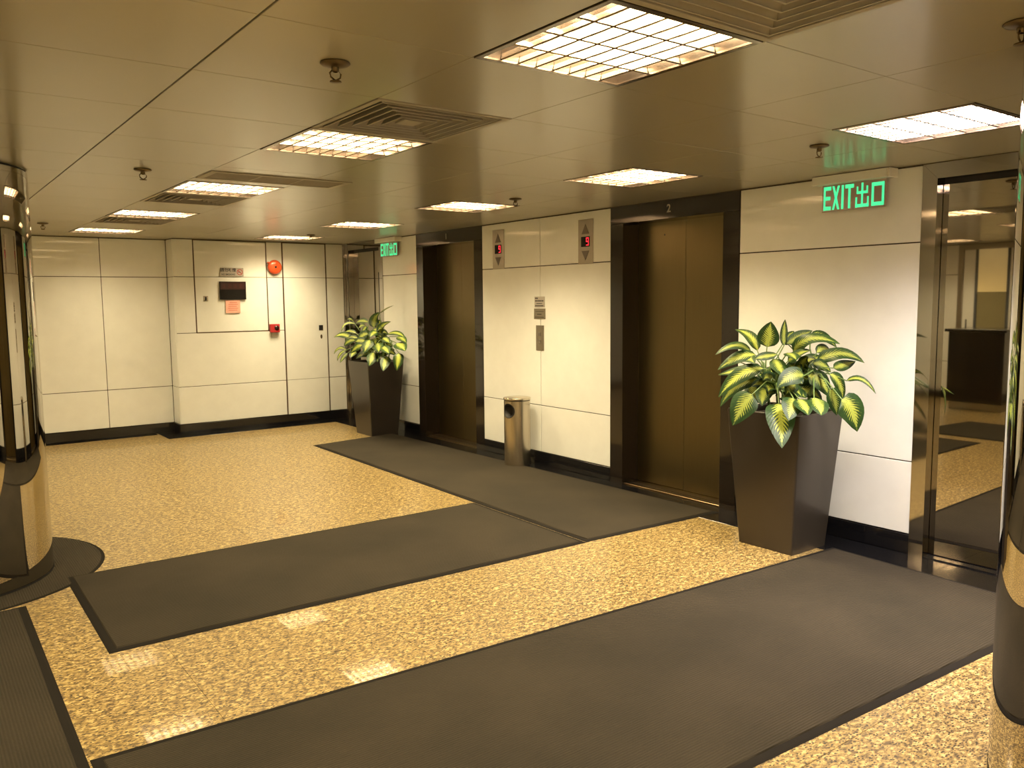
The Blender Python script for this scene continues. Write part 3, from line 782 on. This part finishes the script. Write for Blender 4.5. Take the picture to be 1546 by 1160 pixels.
def plant(name, label, base, leaves, rz_face):
    bx, by = base
    t = thing(name, label, 'potted plant', (bx, by, .0005), 0, None)
    # tapered square pot: bottom smaller than the top, rolled rim
    bw, bd, tw, td, hp = .175, .195, .232, .26, .86
    def ring(a, b, z): return [(-a, -b, z), (a, -b, z), (a, b, z), (-a, b, z)]
    bm = bmesh.new()
    rings = [ring(bw, bd, 0), ring(tw, td, hp), ring(tw-.012, td-.012, hp), ring(tw-.02, td-.02, hp-.06)]
    V = [[bm.verts.new(p) for p in r_] for r_ in rings]
    for a in range(3):
        for j in range(4): bm.faces.new((V[a][j], V[a][(j+1) % 4], V[a+1][(j+1) % 4], V[a+1][j]))
    bm.faces.new(V[0][::-1]); bm.faces.new(V[3])
    es = [e for e in bm.edges if abs(e.verts[0].co.z-e.verts[1].co.z) > .5 or min(e.verts[0].co.z, e.verts[1].co.z) > hp-.001]
    bmesh.ops.bevel(bm, geom=es, offset=.010, segments=3, affect='EDGES', profile=.5)
    me = bpy.data.meshes.new('pot'); bm.to_mesh(me); bm.free(); me.materials.append(M['pot'])
    link('pot', me, t)
    s_ = MB(); N = 8
    vs_ = [((-1+2*i/N)*(tw-.021), (-1+2*j/N)*(td-.021), hp-.052+.012*random.random()) for i in range(N+1) for j in range(N+1)]
    s_.add(vs_, [(i*(N+1)+j, (i+1)*(N+1)+j, (i+1)*(N+1)+j+1, i*(N+1)+j+1) for i in range(N) for j in range(N)], 0, True)
    s_.obj('soil', M['soil'], t)
    # canes
    canes = []
    for q in range(7):
        a = q*2.4; r = .03+.10*(q % 3)/2
        p0 = Vector((r*math.cos(a), r*math.sin(a), hp-.05)); p1 = Vector((p0.x*1.5, p0.y*1.5, hp+.12+.05*(q % 3)))
        canes.append(p1); MB().tube([p0, (p0+p1)/2+Vector((.004, .003, 0)), p1], [.011, .009, .006], 8).obj('cane', M['stem'], t)
    # smaller inner leaves that fill the crown
    rnd = random.Random(len(leaves)); leaves = list(leaves)
    for q in range(24):
        a = rnd.random()*2*PI; r0, r1 = .05+.07*rnd.random(), .15+.10*rnd.random(); zb = .90+.26*rnd.random()
        B = (bx+r0*math.cos(a), by+r0*math.sin(a), zb); T = (bx+r1*math.cos(a+.3), by+r1*math.sin(a+.3), zb-.05+.12*rnd.random())
        Mi = tuple((B[i]+T[i])/2+(.035 if i == 2 else 0) for i in range(3)); leaves.append((B, Mi, T, .065+.03*rnd.random()))
    for idx, (B, Mi, T, w) in enumerate(leaves):
        o = Vector((bx, by, 0)); B, Mi, T = Vector(B)-o, Vector(Mi)-o, Vector(T)-o
        ctr = (B+T)/2; outw = Vector((ctr.x, ctr.y, 0)); outw = outw.normalized() if outw.length > .02 else Vector((-.6, -.8, 0))
        face = (Vector((-.62, -.78, .0))*.85+Vector((0, 0, .62))+outw*.25).normalized()
        vs_, fs, uv = leaf_mesh(B, Mi, T, w, face, idx)
        m_ = MB(); m_.add(vs_, fs, 0, True)
        c = min(canes, key=lambda p: (p-B).length)
        nb = len(m_.v)
        dirb = (Vector(Mi)-Vector(B)).normalized()
        if (c-B).length > .02:
            mid = (c+B)/2+Vector((0, 0, .03))-dirb*.02
            m_.tube([c, mid, B, B+dirb*.02], [.0055, .0045, .0035, .002], 5, 1)
        m_.uv = uv+[(0, 0)]*(len(m_.v)-nb)
        m_.obj('leaf', [M['leaf'], M['stem']], t)
    return t
near = plant('potted_plant', 'big variegated plant in tall bronze planter, between elevator 2 and near exit sign', (4.393, 3.055), LEAVES_NEAR, 0)
far = plant('potted_plant', 'variegated plant in a tall dark planter in the far corner under the distant exit sign', (4.475, 8.675), LEAVES_FAR, 0)
third = copy_tree(near, (-.75, 4.95+.35, .0005), R(150), 'variegated plant in a tall planter, seen only in the mirrors beyond the left column')
third.location = (-1.20, 3.72, .0005)

# ---------------------------------------------------------------- litter bin
t = thing('litter_bin', 'brushed steel cylindrical litter bin with round black opening, standing between the elevators', 'bin', (4.62, 6.12, 0.0095))
rb, hb_ = .124, .635
za, zb_, rh = .455, .585, .065
body = MB(); n = 72; zc = .515
rows = 40; vs_ = []; fs = []
ang = math.atan2(-.19, -.98)
zsr = [0, .004]+[.02+(.40-.02)*i/3 for i in range(4)]+[.43+(.60-.43)*i/24 for i in range(25)]+[.605]
N = 96
vs_ = [(rb*math.cos(2*PI*i/N), rb*math.sin(2*PI*i/N), z) for z in zsr for i in range(N)]
for j in range(len(zsr)-1):
    for i in range(N):
        a = 2*PI*(i+.5)/N; da = (a-ang+PI) % (2*PI)-PI; z = (zsr[j]+zsr[j+1])/2
        if (da*rb)**2+(z-zc)**2 < .064**2: continue
        fs.append((j*N+i, j*N+(i+1) % N, (j+1)*N+(i+1) % N, (j+1)*N+i))
body.add(vs_, fs, 0, True); body.obj('body', M['steel'], t)
# black collar pushed into the opening, with an outer lip that hides the cut edge
cv, cf = [], []
for i in range(32):
    a = 2*PI*i/32
    for rr, dep in ((.069, .0035), (.060, .0035), (.056, -.012), (.050, -.07)):
        da = rr*math.cos(a)/rb; z = zc+rr*math.sin(a)
        r_ = rb+dep; cv.append((r_*math.cos(ang+da), r_*math.sin(ang+da), z))
for i in range(32):
    for q in range(3): cf.append((i*4+q, ((i+1) % 32)*4+q, ((i+1) % 32)*4+q+1, i*4+q+1))
cf.append(tuple(i*4+3 for i in range(32)))
MB().add(cv, cf, 0, True).obj('opening_collar', M['dark'], t)
MB().lathe([(.119, .600), (.119, .616)], 64).obj('lid_gap', M['dark'], t)
MB().lathe([(.118, .612), (.127, .612), (.1285, .615), (.1285, .630), (.126, .6335), (.0, .640)], 72).obj('lid', M['steel'], t)
MB().lathe([(.105, -.0085), (.121, -.0085), (.121, .001), (.105, .001)], 48).obj('foot_ring', M['dark'], t)

# ---------------------------------------------------------------- things on the walls
def wall_thing(name, label, cat, loc, rot, group=None):
    t = thing(name, label, cat, loc, 0, group); t.rotation_euler = rot; return t
def seg(t, mb, name, mt): return mb.obj(name, M[mt], t)
# indicator panels: local x right, y up, z out
def indicator(yc, zc, lab):
    t = wall_thing('floor_indicator', lab, 'elevator indicator', (WX-.0005, yc, zc), ROT_E, 'elevator floor indicators')
    seg(t, MB().cbox(-.095, .095, -.19, .19, 0, .006, .0015), 'face_plate', 'plate')
    tri = MB().add([(-.048, .065, .0062), (.048, .065, .0062), (0, .150, .0062), (-.048, .065, .0085), (.048, .065, .0085), (0, .150, .0085)], [(3, 4, 5), (0, 1, 4, 3), (1, 2, 5, 4), (2, 0, 3, 5)])
    seg(t, tri, 'up_arrow', 'ink2')
    tri = MB().add([(-.048, -.078, .0062), (0, -.158, .0062), (.048, -.078, .0062), (-.048, -.078, .0085), (0, -.158, .0085), (.048, -.078, .0085)], [(3, 4, 5), (0, 1, 4, 3), (1, 2, 5, 4), (2, 0, 3, 5)])
    seg(t, tri, 'down_arrow', 'ink2')
    s = seg(t, MB().cbox(-.055, .055, -.043, .043, .006, .0085, .001), 'display', 'blackface')
    d = MB(); x0, x1, w_ = .010, .044, .008
    for a in ((x0, x1, .026, .034), (x0, x1, -.004, .004), (x0, x1, -.034, -.026), (x0, x0+w_, .0, .034), (x1-w_, x1, -.034, .034)): d.box(a[0], a[1], a[2], a[3], .0086, .0093)
    seg(s, d, 'digit', 'led')
indicator(6.642, 2.05, 'steel plate with red floor digit beside the elevator marked 1')
indicator(5.357, 2.045, 'larger-looking steel plate with red floor digit beside the elevator marked 2')
# notices and call buttons
def notice(name, yc, zc, w_, h_, lab, rows_, mt='grey'):
    t = wall_thing(name, lab, 'sign', (WX-.0005, yc, zc), ROT_E)
    seg(t, MB().cbox(-w_/2, w_/2, -h_/2, h_/2, 0, .004, .001), 'plate', mt)
    ln = MB()
    for (x0, x1, y, hh) in rows_:
        x = x0
        rnd = random.Random(int(y*1e4))
        while x < x1:
            e = min(x1, x+.006+.010*rnd.random()); ln.box(x, e, y, y+hh, .0041, .0047); x = e+.003
    seg(t, ln, 'printed_lines', 'ink'); return t
notice('notice_plate', 5.998, 1.531, .150, .099, 'small grey notice with four dark lines, upper of the two between the elevators',
       [(-.066, -.025, .028, .012), (-.066, .060, .004, .012), (-.045, .040, -.018, .007), (-.066, .058, -.040, .010)])
notice('notice_plate', 5.998, 1.421, .168, .098, 'small darker metal notice, lower of the two between the elevators',
       [(-.060, .062, .020, .004), (-.035, .030, -.008, .007), (-.066, .062, -.034, .006)], 'plate')
t = wall_thing('call_panel', 'narrow steel elevator call plate with two buttons below the notices', 'call button', (WX-.0005, 5.996, 1.196), ROT_E)
seg(t, MB().cbox(-.058, .058, -.118, .118, 0, .005, .0012), 'face_plate', 'plate')
for y in (.035, -.035):
    b_ = seg(t, MB().cbox(-.017, .017, y-.017, y+.017, .005, .009, .0015), 'button', 'ink2')

# exit signs, with their boxes
def glyphs():
    # EXIT and the two exit characters as bars; 0..1 wide per sign, y 0..1
    g = []
    def bar(x0, x1, y0, y1): g.append([(x0, y0), (x1, y0), (x1, y1), (x0, y1)])
    def dia(xa, xb, t_): g.append([(xa, 0), (xa+t_, 0), (xb+t_, 1), (xb, 1)])
    T = .022
    # E
    bar(0, .030, 0, 1); bar(.030, .125, .84, 1); bar(.030, .115, .42, .58); bar(.030, .125, 0, .16)
    # X
    dia(.145, .235, .034); dia(.235, .145, .034)
    # I
    bar(.300, .336, 0, 1)
    # T
    bar(.360, .500, .84, 1); bar(.412, .448, 0, .84)
    # 出
    bar(.622, .652, .05, 1); bar(.548, .572, .55, .86); bar(.702, .726, .55, .86); bar(.572, .702, .55, .66)
    bar(.532, .558, 0, .42); bar(.716, .742, 0, .42); bar(.532, .742, 0, .13)
    # 口
    bar(.785, .820, 0, .95); bar(.945, .980, 0, .95); bar(.820, .945, .80, .95); bar(.820, .945, 0, .15)
    return g
def exit_sign(yl, yr, lab):
    yc = (yl+yr)/2; w_ = abs(yl-yr)
    t = wall_thing('exit_sign', lab, 'exit sign', (WX-.0005, yc, 2.17), ROT_E, 'green exit signs')
    seg(t, MB().cbox(-w_/2-.05, w_/2+.045, .080, .132, 0, .095, .002), 'light_box', 'panel')
    seg(t, MB().cbox(w_/2+.0455, w_/2+.062, .079, .133, 0, .096, .002), 'end_cap', 'white')
    s = seg(t, MB().cbox(-w_/2-.012, w_/2+.012, -.085, .080, .030, .036, .001), 'sign_plate', 'acrylic')
    m_ = MB()
    for q in glyphs():
        pts = [(-w_/2+a/.98*w_, -.075+b_*.146) for a, b_ in q]
        m_.add([(x, y, .0362) for x, y in pts]+[(x, y, .0375) for x, y in pts], [(0, 3, 2, 1), (4, 5, 6, 7), (0, 1, 5, 4), (1, 2, 6, 5), (2, 3, 7, 6), (3, 0, 4, 7)])
    seg(s, m_, 'lettering', 'green')
exit_sign(3.065, 2.665, 'lit green EXIT sign above the near planter, right of elevator 2')
exit_sign(9.03, 8.63, 'small distant lit green EXIT sign left of elevator 1')

# far wall: signs, bell, call point
Yf = YB-.0145
t = wall_thing('no_smoking_sign', 'small grey no smoking plate above the dark panel on the cupboard', 'sign', (3.297, Yf, 1.923), ROT_F)
seg(t, MB().cbox(-.140, .140, -.051, .051, 0, .003, .001), 'plate', 'grey')
text_obj('characters', '請勿吸煙', .047, M['ink'], t, (-.045, .020, .0033), (0, 0, 0))
text_obj('caption', 'NO SMOKING', .026, M['ink'], t, (-.045, -.029, .0033), (0, 0, 0))
ring = MB()
for i in range(24):
    a, b_ = 2*PI*i/24, 2*PI*(i+1)/24
    ring.add([(.094+r_*math.cos(q), r_*math.sin(q), .0036) for q in (a, b_) for r_ in (.028, .036)], [(0, 1, 3, 2)])
ring.add([(.094+x, y, .0037) for x, y in ((-.026, .020), (-.020, .026), (.026, -.020), (.020, -.026))], [(0, 3, 2, 1)])
seg(t, ring, 'prohibition_ring', 'red2')
seg(t, MB().box(.074, .106, -.004, .004, .0031, .0035), 'cigarette', 'ink')
t = wall_thing('display_panel', 'dark maroon and black rectangular panel at the cupboard centre', 'display', (3.296, Yf, 1.700), ROT_F)
seg(t, MB().cbox(-.160, .160, -.108, .108, 0, .012, .002), 'housing', 'blackface')
s = seg(t, MB().box(-.150, .150, .012, .100, .0122, .0132), 'upper_face', 'maroon')
m_ = MB()
for q in range(4):
    for dy, hh in ((.0, .006), (.018, .006), (.036, .006)): m_.box(-.125+q*.066, -.080+q*.066, .034+dy, .034+dy+hh, .0133, .0138)
    m_.box(-.105+q*.066, -.099+q*.066, .030, .080, .0133, .0138)
seg(s, m_, 'dim_print', 'maroon_t')
t = wall_thing('paper_notice', 'pale pink paper notice stuck below the dark panel', 'paper', (3.292, Yf, 1.507), ROT_F)
seg(t, MB().box(-.088, .088, -.078, .078, 0, .0012), 'sheet', 'pink')
m_ = MB()
for q, (a, b_) in enumerate(((-.04, .05), (-.055, .06), (-.055, .045), (-.06, .06), (-.055, .05))):
    m_.box(a, b_, .045-q*.023, .045-q*.023+.007, .0013, .0017)
seg(t, m_, 'printed_lines', 'pinkink')
t = wall_thing('fire_bell', 'round red fire alarm bell high on the far wall', 'alarm bell', (3.828, YB-.003, 1.990), ROT_F)
seg(t, MB().lathe([(.045, 0), (.045, .02)], 24), 'back_box', 'red2')
seg(t, MB().lathe([(.086, .018), (.090, .022), (.088, .034), (.074, .050), (.045, .058), (.0, .060)], 40), 'gong', 'red')
seg(t, MB().lathe([(.013, .059), (.013, .065), (.0, .066)], 12), 'centre_bolt', 'dark')
seg(t, MB().cbox(-.090, -.070, .045, .065, .010, .035, .003), 'conduit_gland', 'red')
t = wall_thing('fire_call_point', 'small red break-glass box at the lower corner of the cupboard', 'fire call point', (3.797, YB-.003, 1.230), ROT_F)
seg(t, MB().cbox(-.060, .060, -.052, .052, 0, .045, .004), 'box', 'red2')
seg(t, MB().lathe([(.030, .045), (.030, .049), (.0, .050)], 20, .020, .004), 'break_glass', 'maroon')
seg(t, MB().cbox(-.040, .040, -.110, -.053, 0, .010, .003), 'hammer_plate', 'white')

# ---------------------------------------------------------------- desk opposite the elevators, seen in the mirrors
t = thing('security_desk', 'dark upright reception desk opposite the elevators, seen in the right mirror door', 'desk', (-2.15, 5.12, .0005))
MB().cbox(-.30, .30, -.36, .36, .10, 1.06, .004).obj('body', M['desk'], t)
MB().cbox(-.34, .34, -.40, .40, 1.06, 1.10, .006).obj('counter_top', M['desk'], t)
MB().cbox(-.27, .27, -.33, .33, .0, .10, .002).obj('plinth', M['chrome'], t)
